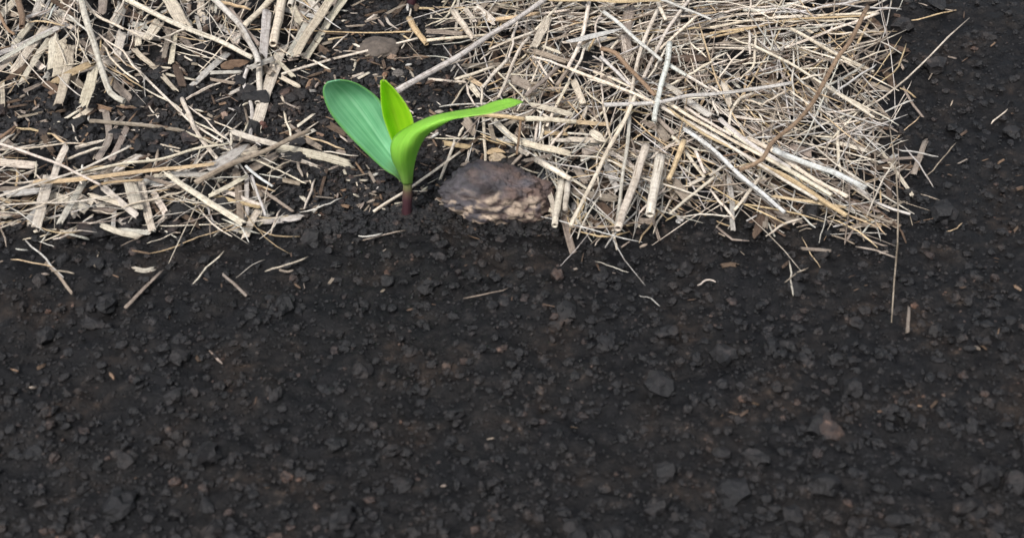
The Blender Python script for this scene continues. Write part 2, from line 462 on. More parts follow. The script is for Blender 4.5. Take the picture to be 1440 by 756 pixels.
# the pieces one can follow in the photograph, read off tile by tile (kind, width, tone, points at 5.04 units per photo pixel)
TILES = {
(0, 0): """
s 60 g 305,-40 290,20 255,110
s 60 p 140,-10 10,120
s 48 p 230,170 100,330
s 48 p 140,360 0,500
s 62 p 330,200 210,370 95,520
s 50 p 360,280 250,440 150,610
s 66 p 385,280 365,490
s 80 p 440,300 410,560
s 70 p 510,340 480,520 415,750
s 75 g 880,50 800,200
s 70 p 870,240 830,400
s 70 m 740,-10 725,110
s 60 m 770,560 930,720
s 40 d 200,470 60,570
s 30 m 170,655 290,600
s 60 d 325,600 410,650
s 34 b 350,670 480,620
s 44 g 480,180 210,300 0,395
s 34 g 400,215 180,330 0,440
s 34 g 400,70 190,130
s 82 p 665,510 640,620 595,755
s 52 t 645,462 500,530 385,595
t 13 p 570,452 400,480
t 13 p 500,255 380,325 220,405
t 13 p 495,225 560,320 645,460
t 11 p 385,255 425,350 475,465
t 14 t 200,165 330,160 460,190
t 12 m 210,135 380,60
r 24 p 605,20 690,120 880,215
t 15 p 700,240 870,380 1010,530
t 15 p 720,320 860,480 985,590
t 13 t 740,455 900,560 1015,630
t 12 p 880,205 1010,268
t 17 g 480,108 625,235
t 13 p 530,5 430,190
t 15 w 392,40 340,150
t 18 p 885,-5 790,165
t 10 p 430,15 560,95
t 9 p 650,200 780,330 900,470
t 9 m 440,300 600,430
t 10 p 560,190 540,420
t 9 m 800,90 1010,150
t 10 g 760,640 1010,650
t 12 p 0,625 140,575
r 50 b 115,-30 150,90 160,210
r 26 b -10,90 40,185 105,255
r 16 b 0,352 80,335
r 50 g 560,-20 600,120 672,320 715,510 785,680 885,738 #bent_stem|thick whitish stem bent at the bottom, standing out over the upper left straw|dry stem
s 34 p 18,580 22,752
""",
(200, 0): """
s 110 p 160,-60 220,60 300,200 #split_stalk|broad split cream stalk piece at the top with a dark knot hole|straw piece
s 80 p 120,180 40,290
s 46 p 235,250 205,460
s 40 m 195,215 155,420
s 44 p -60,350 110,510 235,645
s 48 g 610,385 470,510 330,640
s 62 d 235,455 290,625
l 75 b 560,490 660,470 770,450
s 60 p 680,240 660,320
r 34 m 620,75 830,335
t 26 t 530,15 770,80
r 42 p -140,-5 0,65 320,215 560,310 785,425 #straw_stalk|long cream stalk slanting down to the right across the upper left mulch|straw stalk
r 52 p 960,-30 720,210
s 72 g 890,85 860,400
r 70 p 1010,-20 930,340
r 48 p 825,400 835,560 820,750
s 92 p 1000,350 890,640 810,900 #split_stalk|wide pale speckled stalk piece standing out among the upright stalks left of the bare soil|straw piece
r 46 g 480,-10 600,90 715,230 800,380 825,470 #bent_stem|smooth blue-grey stem curving down into the upright pale stalks|dry stem
s 36 g 620,672 780,590 895,490
s 42 g 930,425 765,490
r 30 g 755,480 725,600 775,760 780,900 760,1000
t 13 p -20,260 200,365 480,500
t 12 p 250,315 600,430
t 10 p -10,205 250,320 500,430
t 9 p 230,370 400,395 570,430
t 9 m -10,150 300,240 470,330
t 10 t 240,265 470,300
t 14 p 490,5 300,140
t 17 p 120,282 240,235 360,195
r 20 p -120,400 0,530 230,760 360,880 570,1015
t 15 p 0,620 230,745 400,890 620,1000
t 15 p 510,598 310,705
t 13 p 700,530 470,630 315,715
s 24 m 480,565 700,605
s 22 p 170,530 380,572
s 28 g 480,522 700,515
s 16 p 90,480 200,485
r 12 t 730,216 1010,214 1500,236 1910,230 #straw_fibre|thin straw lying level across the upright stalks and the soil behind the brown stone|straw stalk
r 20 g 700,260 650,300
t 9 m 520,720 640,680
t 10 d 590,670 680,725
""",
(0, 140): """
s 18 m 120,130 300,95
s 30 d 340,105 470,80
s 42 b 690,60 780,80
s 24 t 860,45 960,62
s 22 d 60,60 190,40
s 40 p 520,155 640,75
r 24 p 388,192 480,135 575,80
r 34 m 640,165 900,180 1180,215 1310,240 #twig|grey-brown twig lying level on the dark soil left of the seedling|twig
s 55 m 750,95 775,280 690,440 #straw_shred|flat grey shred folded in the middle at the edge of the dark soil|straw piece
s 48 m 905,205 790,440
s 52 d 310,270 375,380
s 80 p 350,540 300,760
s 50 g 600,590 505,750
s 60 p 0,455 250,478
s 56 g 60,680 280,655
s 40 m 210,640 -10,640
s 100 p 930,610 970,760
s 50 p 730,630 880,755
s 48 p 640,685 900,760
s 56 p 475,335 420,450 370,590
r 28 b -20,305 110,200
t 20 t 105,205 240,228 375,250
t 20 t 368,248 475,330
t 20 p -10,410 110,318
t 22 p -20,330 105,250
t 16 p -10,357 300,332 640,318
r 28 p 540,352 680,315 832,275
t 13 p 508,178 555,305
t 22 p 440,440 600,380 740,345
t 13 p 0,595 280,490
t 16 p 20,592 520,560 700,520
s 20 t 640,635 760,592 1010,572
t 11 m 430,280 510,240
t 9 m 380,240 490,300
t 13 p 260,440 245,560
t 12 p 0,500 90,460
r 20 p -30,700 300,590 560,510 930,335 #straw_stalk|long thin straw rising to the right over the lower left mulch|straw stalk
s 36 t 240,592 650,555 1010,515 1520,462 #straw_stalk|golden flattened straw lying level across the lower left mulch|straw stalk
t 24 p 560,535 1010,448 1300,380 1640,318
r 22 p 8,325 380,450 560,535 715,612 #straw_stalk|cream straw slanting down over the lower left mulch, ending free at both tips|straw stalk
t 15 p 330,735 590,638
t 13 p 10,750 500,722 1010,658 1210,622
t 13 p 560,560 580,605
t 10 p 0,740 140,650
""",
(200, 140): """
s 30 m 20,548 270,630
s 60 p -10,600 30,760
s 60 m 670,510 690,750
s 34 g 745,540 742,752
s 60 m 780,500 960,395
s 14 p 130,320 262,350
s 14 p 160,352 265,372
s 12 m 40,120 120,100
s 38 p 580,650 860,765
s 28 t 520,690 700,735
s 24 m 860,650 1010,755
s 42 p 640,235 780,280 975,335 #straw_shred|bright cream stalk end pointing right onto the soil, lower left of the seedling|straw piece
r 34 p 285,5 370,200 450,335 575,470 #straw_stalk|short cream straw slanting down onto the pale grey leaf|straw stalk
t 15 p 310,230 570,342
t 13 p 405,118 560,180 705,232
t 13 p 325,50 460,160 625,292
t 12 p -10,0 120,140
t 22 p 632,235 632,330
t 15 p 755,155 690,300
t 13 g 700,220 840,330
s 44 g 200,535 520,540
l 105 g 470,520 600,440 755,335 #dead_leaf|pale grey dry leaf blade lying folded where the straws cross, left of the seedling|dead leaf
r 42 m 380,605 700,440 1010,315 1190,235 #twig|smooth grey stem slanting up to the right over the lower left mulch|twig
s 56 p 180,535 370,670 560,790 #straw_shred|wide flat cream shred at the bottom below the grey leaf|straw piece
s 38 p 480,690 745,548
r 22 w 735,478 820,550 925,622
t 16 p 555,348 780,430 1030,540
r 20 g 775,545 850,760
t 10 g 830,400 960,470
t 10 g 830,530 1000,560
t 9 p -10,675 200,622
t 18 p -20,740 180,680 300,650
t 10 g 440,560 740,545
""",
(400, 0): """
s 60 g 170,160 40,400
s 66 p 350,-20 210,190 85,400 #straw_shred|left of two pale split stalks lying side by side at the top|straw piece
s 60 p 440,-20 290,200 150,425 #straw_shred|right of two pale split stalks lying side by side at the top, beside bare soil|straw piece
s 70 p 60,60 110,170
r 50 p 70,-20 40,60
t 20 p 260,0 130,130
s 22 p 30,412 150,385
s 26 p 140,400 215,345
s 30 m 270,320 340,300
s 12 d 300,240 480,250
r 15 t 310,288 420,268
t 13 p 465,232 340,350
t 20 p 485,320 585,368
t 8 p 415,366 560,370
s 14 m 650,120 560,170
l 26 p 718,125 745,175 815,218
s 28 p 485,580 600,520
s 20 p 480,550 560,520
s 34 p -20,555 105,620
s 16 p 200,430 320,498
t 8 m 200,380 310,425
t 8 m 760,420 1010,398
s 16 m 440,190 620,180
t 16 t 700,240 910,228
t 14 p 895,65 880,155
s 16 t 960,62 1060,66
s 46 d 790,105 850,20
s 40 d 925,80 945,40
t 12 p 830,350 860,300
t 14 t 840,258 890,290
s 26 p 590,150 650,110
r 20 p -20,535 300,440 500,390 945,280 #straw_stalk|long straight straw crossing the bare soil behind the seedling|straw stalk
r 48 t 885,150 930,230 1010,330 #stalk_stub|tan broken stalk stub leaning by the brown stone behind the seedling|straw stub
""",
(400, 140): """
s 26 m 30,180 140,262
s 46 m 140,285 255,350
s 36 m -10,575 105,600
s 52 d 320,190 440,260
s 22 p 90,195 205,108
t 10 p 0,170 90,148
s 34 p -10,318 215,222
t 19 p -5,90 50,285
t 17 t 145,262 425,360
t 12 p 190,368 525,402
s 30 p -20,395 150,450 265,495
s 66 p -40,360 210,400 470,475 #straw_shred|cream split stalk with torn end pointing at the seedling from the left|straw piece
t 24 m 90,450 130,555
t 14 p -10,520 155,600
t 20 p 218,570 150,755
t 16 p 160,520 187,600
s 20 p 445,575 585,575
s 24 m 600,520 640,588
s 14 m 230,690 350,700
s 12 p 120,240 240,160
s 30 p 120,690 150,720
s 14 m 500,640 600,630
s 14 m 610,740 650,690
t 8 p 910,650 1010,652
r 22 p 690,765 850,665 1010,550 1245,378 #straw_stalk|straw lying on the soil just behind the maroon foot of the seedling|straw stalk
""",
(600, 0): """
s 60 m 430,140 500,50
s 46 m 465,-10 370,85
s 60 p 340,60 480,170
s 34 p 270,60 340,160
s 36 m -10,228 250,245 #straw_shred|flat brownish shred lying level beside the thick stick|straw piece
t 10 p -10,212 500,198
r 24 p 0,295 280,270 455,253
t 14 p 0,265 70,262
t 16 p -10,195 150,115 200,0
t 11 p 0,55 110,122
t 9 p 60,190 330,40
t 8 p 40,100 300,10
s 40 m 255,475 515,465
s 40 t 300,560 390,615
s 44 p 310,610 370,690
r 30 t 490,152 640,130 800,105
r 22 p 740,120 1010,78
t 15 p 690,162 830,150 1010,112
t 12 m 480,50 700,85
t 12 p 480,25 660,60
s 66 p 870,130 765,335
r 22 p 985,-10 870,115 770,220
r 22 p 765,232 600,290 440,358
t 16 m 740,260 520,330
t 12 p 880,185 1010,150
t 10 p 850,240 1010,172
s 22 m 920,280 1010,250
s 18 p 960,305 1040,300
s 24 p 825,335 945,378
s 42 m 760,370 990,445
s 68 m 600,570 740,630
s 22 m 690,600 790,590
t 20 p 640,140 600,330 580,440
t 8 p 620,150 640,170
t 10 p 600,300 560,430
r 24 p 725,275 640,390 570,560 505,700 #straw_stalk|thin straw slanting down to the right leaf of the seedling from the tangle|straw stalk
r 26 p 200,575 480,482
r 22 p 10,570 280,592
t 15 p 470,480 560,570 740,755
t 17 p 280,590 300,680 345,755
t 15 p 320,560 165,760
t 9 g 0,400 90,405 180,430 265,530
t 10 g 230,490 190,560
r 28 p 575,425 480,530 385,640
t 18 p 390,620 390,755
t 18 p 775,430 905,600
t 8 p 520,530 810,537
t 8 p 640,530 720,490
r 34 m 935,485 820,590 700,690
r 34 m 1015,495 920,615
r 24 p 1010,590 920,750
t 12 t 430,610 540,560
t 12 t 440,640 560,620
t 14 p 380,430 450,372
t 10 p 470,370 440,430
s 20 m 860,630 1010,625
r 20 p 750,410 880,445 1040,505 #straw_stalk|short bright curved straw at the left edge of the right tangle|straw stalk
r 44 g -215,665 0,545 220,420 470,260 640,150 850,5 #stick|long thick grey stick slanting up to the right behind the seedling|stick
r 50 p 190,100 255,190 335,300 #stalk_stub|short thick cream stub lying across the straws left of the thick stick|straw stub
s 50 t 690,-5 1010,2 1500,5 #straw_stalk|wide golden straw lying level along the very top|straw stalk
""",
(600, 140): """
s 76 m 260,150 340,240
s 40 m 450,180 475,290
s 40 t 120,315 300,345
s 30 m 300,350 370,380
s 46 p 480,160 560,240 650,310
s 34 m 770,80 550,190
s 40 p 640,345 720,400
l 60 t 430,395 490,370 560,390
s 36 t 820,240 1010,252
s 36 p 880,290 1010,295
t 22 p 965,225 870,345
t 22 p 785,170 770,300
t 24 p 835,180 800,320
r 26 p 945,-5 850,200
t 20 p 780,80 900,160
s 20 m 570,370 640,380
s 16 m 480,100 620,60
t 24 p 260,200 225,270
r 24 p 200,290 165,400 95,575
r 24 p 400,120 410,290 415,465
t 12 p -5,278 430,290 645,322
t 12 p 20,240 300,292
t 12 t 380,245 520,300 620,330
t 10 t 380,265 560,330
s 48 p 660,310 800,345 1020,392
s 46 p 735,45 860,70 1020,115
r 26 m 680,395 575,505
t 13 p 665,480 760,515 870,550
s 30 m 690,440 880,400
s 40 p 860,640 900,760
r 54 p 955,600 930,760
r 44 p 1000,600 985,760
r 36 t 275,115 500,128 695,152 #straw_stalk|tan straw lying level just under the right leaf tip of the seedling|straw stalk
r 40 p 700,150 860,155 1060,172
r 20 b 668,135 655,260 640,395 #dry_stem|thin rusty brown dry stem standing upright beside the right leaf tip|dry stem
r 46 p 775,440 890,505 1020,580 #straw_stalk|thick tan stalk with a rounded end, right of the wrinkled clod|straw stalk
""",
(800, 0): """
s 90 m 430,80 400,280 430,460
s 70 p 400,260 430,460
s 60 d 700,430 1010,425
s 50 m 250,560 330,620
r 32 p 150,-20 125,130 95,270 50,390 -10,500 #straw_stalk|upright curved straw at the left edge of the right tangle, crossing the golden straw|straw stalk
t 13 p 0,70 200,50 420,10
t 13 m 0,110 240,80 500,60
t 12 p 0,150 160,110 300,60
t 12 t 0,190 200,120
t 14 p 0,240 190,170
t 14 m 240,120 600,110
t 10 p 300,60 560,40
t 14 t 440,232 700,222 1010,205
t 13 m 560,320 1010,270
t 14 p 450,200 680,130 1000,110
t 13 p 380,170 640,60 900,30
t 12 m 500,300 760,230
s 54 p 30,580 100,745
t 14 p 105,640 250,755
t 16 p 240,85 190,210 235,460 240,750
t 22 p 135,315 60,450 0,590
t 22 p 290,370 350,290
r 20 p 170,515 300,560 435,625
r 28 g 225,415 330,510 435,615
s 14 g 170,400 240,440
t 12 p 130,560 260,600
r 30 p 625,85 540,280 470,500 430,755 #straw_stalk|upright straw beside the brown stalk in the right tangle, its tip near the top|straw stalk
r 28 p 870,-10 740,160 610,380 530,560
r 22 p 905,125 740,270 640,360
t 18 p 700,330 560,560
r 16 p 600,250 480,450
r 32 p 630,30 685,155
r 22 w 590,-15 800,60 1010,148
t 14 p 855,300 975,412
t 22 p 1040,420 860,530 700,620
t 16 m 690,560 1010,540
t 14 m 700,410 830,412
t 14 g 760,330 790,480
t 14 g 830,310 780,360
r 22 p 810,530 1010,645
s 50 g 690,610 790,680
t 12 p 830,560 900,640
t 12 p 700,650 840,620
r 24 p -10,487 250,590 420,655 610,740 #straw_stalk|long thin straw sloping down to the right under the brown stalk|straw stalk
r 36 b 225,358 330,395 480,550 610,690 #straw_stalk|brown stalk slanting down to the right in the right tangle|straw stalk
l 46 w -20,305 170,265 400,205 #dead_leaf|narrow whitish dry leaf with a pointed tip near the top of the right tangle|dead leaf
r 30 w 245,95 390,210 520,330 660,440 #straw_stalk|whitish straw sloping down to the right from the white leaf to the upright white stalk|straw stalk
r 30 w 705,470 830,545
r 42 w 715,320 690,480 650,620 605,870 #straw_stalk|upright white stalk with a cut lower end in the right tangle|straw stalk
r 32 g 250,755 620,738 820,695 1010,680 1340,640 1580,598 #bent_stem|smooth grey-white stem lying nearly level across the right tangle|dry stem
""",
(800, 140): """
s 60 m 105,385 225,360
s 70 g 270,470 350,650
s 60 m -10,660 330,720
s 70 m 50,500 130,600
s 60 m 540,170 640,230
s 80 m 640,220 700,300
s 26 p -10,545 125,635
s 40 p 290,375 380,430 470,500
s 42 t -10,165 290,182
s 18 p -10,242 190,252
s 42 p -10,290 290,302
l 70 p 150,235 260,315
t 28 p 130,55 100,145
t 22 p 225,-10 250,100 300,290
t 12 t 340,70 600,112
s 60 g 830,15 1010,130
r 34 m 625,140 745,262
s 80 m 740,600 850,730
s 20 m 60,110 10,200
t 22 p 555,435 750,312
t 14 p 560,380 840,300 1010,235
r 28 p 730,270 800,335
r 26 p 825,380 960,560
r 24 p 895,370 965,530
t 12 p 820,330 1000,380
t 14 m 440,270 480,400
t 14 p 780,440 900,450
r 28 g 430,125 410,350 355,760
t 12 m 500,300 750,420
r 24 p 1030,555 900,660 780,760
s 30 p 850,610 950,560
t 18 p 690,620 555,755
t 12 p 690,480 650,640
r 64 p 545,350 480,550 405,765 #straw_stalk|left of two thick pale stalks standing side by side at the bottom of the right tangle|straw stalk
r 76 p 645,430 620,570 585,770 #straw_stalk|right of two thick pale stalks standing side by side at the bottom of the right tangle|straw stalk
r 42 t 815,305 770,430 705,580 #stalk_stub|tan stub with a dark cut end in the lower right tangle|straw stub
t 16 p -10,405 270,430 560,570 1010,715
r 32 p 470,-20 380,180 250,420 85,755 #straw_stalk|long straight straw slanting from the brown stalk down to the bottom edge|straw stalk
r 26 p 650,60 840,170 1010,262 1400,500 1760,720
r 26 p 700,30 1010,215 1350,400 1800,650
r 22 t 700,70 900,215 1100,330 1250,400
r 22 p 820,60 1010,180 1150,260
""",
(1000, 0): """
t 18 m -10,60 300,20
t 16 p -10,90 300,62 600,58
r 20 p -10,162 200,110 430,92 720,5
r 22 p -10,208 400,142 1030,108
r 18 t -10,245 300,205 600,145 1020,125
r 16 t -10,275 250,215 500,155
r 28 g 225,80 400,82 560,50 740,-5
t 20 g 450,102 800,60 1030,10
t 18 p 500,165 1030,148
t 14 p 640,192 1030,170
t 16 p 520,30 720,70
t 16 m 740,70 1020,30
t 15 m 380,210 560,200
t 14 m 0,30 200,-10
s 22 p 650,195 720,240
t 20 p 380,0 310,60
t 16 p 270,0 260,130
s 24 p 640,120 440,130
r 22 p 1030,160 700,282 520,348
r 26 p 560,215 720,300 870,390 1030,462
t 14 m 300,345 520,400
t 13 p 130,270 300,335
r 22 p 280,325 560,460 780,590 1030,750 #straw_stalk|long straw sloping down to the right edge, passing under the reddish brown twig|straw stalk
t 16 g 575,350 588,760
t 22 p 270,225 275,395
t 20 p 310,240 315,440 205,572
t 15 p 245,335 50,560
t 16 p 0,430 115,378
t 14 p 0,470 120,430
t 18 p 540,638 360,755
t 12 p 330,470 370,510
t 13 g 550,480 330,545
t 12 p 220,460 440,440
t 12 p 440,270 490,365
t 14 p 110,380 150,450
t 18 p -10,618 65,662
s 46 p 90,590 130,750
t 20 g 1030,500 860,600 770,680
t 18 g 1030,560 860,680
t 12 p 640,490 900,490
t 13 m 600,360 860,440
t 13 m 600,400 900,430
t 12 p 600,280 560,330
t 13 p 820,240 1010,235
r 22 p 300,670 210,700 160,760
t 16 p 230,705 380,750
t 18 p 620,570 800,530
t 12 m 480,510 560,590
t 16 g 900,560 910,700
t 13 p 930,430 1030,470
r 22 p 810,615 1000,740
t 13 p 550,640 700,750
r 36 b 1050,180 990,300 900,410 800,590 720,740 600,880 430,1015 350,1150 200,1215 #twig|reddish brown arched twig rising over the straw at the far right|twig
""",
(1000, 140): """
s 74 m 570,340 710,400
s 40 p 885,310 1030,350
s 40 g 130,540 145,760
s 26 p 55,90 200,130 360,150
t 26 p 890,210 915,520
t 13 p 0,88 350,75 720,66
t 12 p 330,90 380,180
t 12 p 470,70 500,180
t 13 m 400,130 560,180
t 13 p 570,200 720,240
r 18 g 30,352 200,295 500,190 720,110
r 18 p 1030,85 800,180 600,270
t 12 p 500,275 760,335 1030,405
t 12 p 590,425 890,432
t 13 p 700,260 860,272
t 14 p 760,60 870,135
t 14 p 800,90 1010,85
t 13 p 700,110 900,170 1010,150
t 11 m 820,300 820,470
t 12 p 870,290 1010,215
t 12 m 500,330 690,230
r 22 p 215,-10 145,85 125,205
t 20 p 0,-10 50,120
r 20 p -10,545 175,425
r 26 p 350,560 190,760
t 22 p -10,640 85,760
r 14 b 85,405 380,352
t 10 m 280,160 330,220
t 12 m 420,240 440,290
s 22 t 440,688 800,745
t 10 p 930,450 1030,440
t 12 m 760,560 900,570
t 14 m 330,580 450,650
r 40 t 340,480 550,575 840,760
r 36 p 260,285 450,385 700,560 965,700
r 38 p 100,210 350,395 600,540 850,690
r 36 g 60,150 300,340 560,500
r 44 w 440,370 600,440 860,530 1040,615 #straw_stalk|blue-white stalk sloping down to the far right edge|straw stalk
r 32 w -190,220 0,355 170,520 300,630 460,760 #straw_stalk|white straw sloping down to the bottom edge under the bundle at the right|straw stalk
""",
}

tone_word = {'p': 'cream', 'g': 'pale grey', 'w': 'whitish', 't': 'tan', 'b': 'brown', 'd': 'dark brown', 'm': 'grey-brown'}
kind_word = {'s': ('straw_shred', 'flat shred', 'straw piece'), 'r': ('straw_stalk', 'round straw', 'straw stalk'),
             't': ('straw_fibre', 'thin fibre', 'straw fibre'), 'l': ('dead_leaf', 'leaf scrap', 'dead leaf')}

def place_word(x, y):
    if x < 90: a = 'by the left edge'
    elif x < 190: a = 'near bent whitish stem' if y < 150 else 'near slanting cream straw'
    elif x < 300: a = 'right of bent whitish stem' if y < 150 else 'beside dry grey leaf'
    elif x < 410: a = 'near upright pale stalks' if y < 150 else 'between grey leaf and soil'
    elif x < 530: a = 'behind blue-green leaf' if y < 130 else 'left of seedling stem'
    elif x < 640: a = 'by the brown stone' if y < 90 else 'beside seedling stem'
    elif x < 740: a = 'by thick grey stick' if y < 110 else 'near right leaf tip'
    elif x < 830: a = 'left of white leaf' if y < 150 else 'right of wrinkled clod'
    elif x < 930: a = 'near slanting brown stalk' if y < 150 else 'near two thick stalks'
    elif x < 1040: a = 'beyond upright white stalk' if y < 150 else 'left of sloping bundle'
    elif x < 1130: a = 'left of arched twig'
    else: a = 'beyond arched reddish twig'
    b = ['up top ', 'in upper mulch ', 'midway down ', 'low down ', 'at the bottom '][min(4, max(0, int(y / 58)))]
    return b + a

items = []
order = 0
for (ox, oy), txt in TILES.items():
    k_in = 0
    for ln in txt.strip().splitlines():
        meta = None
        if '#' in ln:
            ln, mt = ln.split('#')
            meta = mt.strip().split('|')
        q = ln.split()
        kind, wpx, tone = q[0], float(q[1]) / 5.04, q[2]
        pts = [(ox + float(a.split(',')[0]) / 5.04, oy + float(a.split(',')[1]) / 5.04) for a in q[3:]]
        rng = random.Random(hash((ox, oy, k_in)) & 0xffff)
        for e, nb in ((0, 1), (-1, -2)):     # pieces that leave the picture go on beyond it
            x, y = pts[e]
            if x > 1196 or y > 285 or x < 2 or y < 1:
                dx, dy = x - pts[nb][0], y - pts[nb][1]
                L = math.hypot(dx, dy)
                ext = rng.uniform(5, 38) if (x > 1196 or y > 285) else rng.uniform(10, 60)
                pts[e] = (x + dx / L * ext, y + dy / L * ext)
        items.append([kind, wpx, tone, pts, meta, k_in, rng])
        k_in += 1

built, keys = [], {}
for kind, wpx, tone, pts, meta, k_in, rng in items:
    mx_, my_ = sum(p[0] for p in pts) / len(pts), sum(p[1] for p in pts) / len(pts)
    dv = dens(mx_, my_)
    z0 = .0012 + dv * (.0022 + .0050 * min(1, k_in / 45))
    if meta and dv > .2: z0 += .0022
    if meta and meta[0] == 'twig' and tone == 'b': z0 += .011
    P, sc_ = [], []
    for i, (x, y) in enumerate(pts):
        q, s = at(x, y, z0 + rng.uniform(-.0006, .0012))
        P.append(q); sc_.append(s)
    wid = wpx * sum(sc_) / len(sc_)
    if kind == 's': wid *= .98
    for q in P: q.z += wid * (.25 if kind in 'sl' else .42)
    O = P[0].copy(); O.z = gh(O.x, O.y)
    mb = MB()
    strand(mb, P, wid, kind, tone, rng, taper=(1, .82 if kind == 'r' else .9))
    mb.v = [v - O for v in mb.v]
    nm, kw, cat = kind_word[kind]
    if meta: nm, lab, cat = meta
    else:
        L = math.dist(pts[0], pts[-1])
        dx, dy = abs(pts[0][0] - pts[-1][0]), abs(pts[0][1] - pts[-1][1])
        if dx > 2.6 * dy: od = 'lying level'
        elif dy > 2 * dx: od = 'pointing up'
        else: od = 'leaning right' if (pts[0][0] - pts[-1][0]) * (pts[0][1] - pts[-1][1]) < 0 else 'leaning left'
        lab = ('long ' if L > 60 else 'short ' if L < 28 else '') + tone_word[tone] + ' ' + kw + ' ' + od + ' ' + place_word(mx_, my_)
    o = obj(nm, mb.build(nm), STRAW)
    o.location = O
    tag(o, lab, cat)
    built.append((o, lab, nm, mx_, my_))
    keys.setdefault(lab, []).append(built[-1])
for lab, lst in keys.items():
    if len(lst) == 2:
        a, b = sorted(lst, key=lambda q: q[3])
        vert = abs(a[4] - b[4]) > abs(a[3] - b[3])
        if vert: a, b = sorted(lst, key=lambda q: q[4])
        a[0]['label'] = lab + (', upper one' if vert else ', left one')
        b[0]['label'] = lab + (', lower one' if vert else ', right one')
    elif len(lst) > 2:
        s = sorted(lst, key=lambda q: q[3])
        for i, e in enumerate(s):
            e[0]['label'] = lab + (', leftmost' if i == 0 else ', rightmost' if i == len(s) - 1 else ', middle one')
for o, lab, nm, x, y in built:
    base = {'straw_shred': 'flat straw shreds of the mulch', 'straw_stalk': 'round straw stalks of the mulch', 'straw_fibre': 'thin straw fibres of the mulch'}.get(nm)
    if base:
        o['group'] = base
    if len(o['label'].split()) > 16:
        o['label'] = o['label'].replace(' piece standing out', '').replace(' standing side by side', '')
        o['label'] = o['label'].replace('long ', '').replace('short ', '')

# ------------------------------------------------------------------ the finer tangle underneath
rng = random.Random(11)
mb = MB()
def scatter(n, xr, yr, kinds, lpx, wpx_, angf, zr, tones, power=1.0):
    done = tries = 0
    while done < n and tries < n * 25:
        tries += 1
        x, y = rng.uniform(*xr), rng.uniform(*yr)
        if rng.random() > dens(x, y) ** power: continue
        if noise.noise(Vector((x * .018, y * .03, 9))) < -.02 and rng.random() < .86: continue
        L = rng.uniform(*lpx) * (1.25 if rng.random() < .15 else .8)
        w_ = rng.uniform(*wpx_)
        a = angf(x, y)
        dx, dy = math.cos(a) * L / 2, -math.sin(a) * L / 2
        if dens(x + dx, y + dy) < .15 or dens(x - dx, y - dy) < .15:
            if rng.random() < .8: continue
        z = rng.uniform(*zr)
        mid = (x + rng.gauss(0, .05) * L, y + rng.gauss(0, .05) * L)
        P = []
        for (qx, qy) in ((x - dx, y - dy), mid, (x + dx, y + dy)):
            p, s = at(qx, qy, max(.0006, z + rng.uniform(-.0015, .0015)))
            P.append(p)
        strand(mb, P, w_ * s, rng.choice(kinds), rng.choice(tones), rng, seg=rng.choice((4, 5, 6)))
        done += 1

def ang_right(x, y):
    r = rng.random()
    if y < 70 and r < .6: return rng.gauss(.15, .18)
    if x > 880 and y > 130 and r < .45: return rng.gauss(-.55, .15)
    if r < .55: return rng.gauss(.55, .35)
    if r < .75: return rng.gauss(1.4, .3)
    return rng.uniform(-1.2, .3)
def ang_left(x, y):
    r = rng.random()
    if y > 180: return rng.gauss(.25, .3) if r < .6 else rng.uniform(-1.3, 1.6)
    return rng.gauss(1.05, .3) if r < .4 else (rng.gauss(-.6, .25) if r < .75 else rng.uniform(-1.5, 1.5))
# broad shreds at the bottom of the heap, then the fibres over them
scatter(200, (-140, 520), (-70, 345), 's', (25, 75), (5, 12), ang_left, (.0006, .003), 'ppgmmd')
scatter(260, (-140, 520), (-70, 345), 'tts', (25, 90), (1.2, 3.6), ang_left, (.001, .004), 'pppggtm')
scatter(300, (-140, 520), (-70, 345), 't', (50, 170), (.8, 2.0), ang_left, (.002, .006), 'pppggmt')
scatter(300, (600, 1290), (-70, 365), 's', (20, 60), (5, 12), ang_right, (.0004, .0015), 'gmmmddd')
scatter(560, (600, 1290), (-70, 365), 'ttsr', (25, 90), (1.4, 4.0), ang_right, (.0006, .003), 'pgmmmddt')
scatter(680, (600, 1290), (-70, 365), 't', (60, 240), (1.0, 2.8), ang_right, (.0016, .0062), 'ppggggmmtm')
for i in range(330):
    if rng.random() < .62: x, y = rng.uniform(-120, 1240), 288 + rng.expovariate(1 / 34)
    else: x, y = 1205 + rng.expovariate(1 / 38), rng.uniform(-60, 330)
    if 420 < x < 790 and rng.random() < .85: continue
    if noise.noise(Vector((x * .011, y * .011, 21))) < -.05: continue
    L, a = rng.uniform(18, 80), rng.gauss(.2, .7)
    P = []
    for t_ in (-.5, .05, .5):
        p, sq_ = at(x + t_ * L * math.cos(a), y - t_ * L * math.sin(a) + rng.uniform(-3, 3), rng.uniform(.0008, .0028))
        P.append(p)
    if rng.random() < .3: strand(mb, P, rng.uniform(3, 8) * sq_, 's', rng.choice('pgmmd'), rng, seg=5)
    else: strand(mb, P, rng.uniform(1, 3) * sq_, 't', rng.choice('pggmmt'), rng, seg=6)
o = obj('straw_mulch', mb.build('straw_mulch'), STRAW)
tag(o, 'tangled fine straw mulch filling the gaps between the larger straws', 'mulch', None, 'stuff')

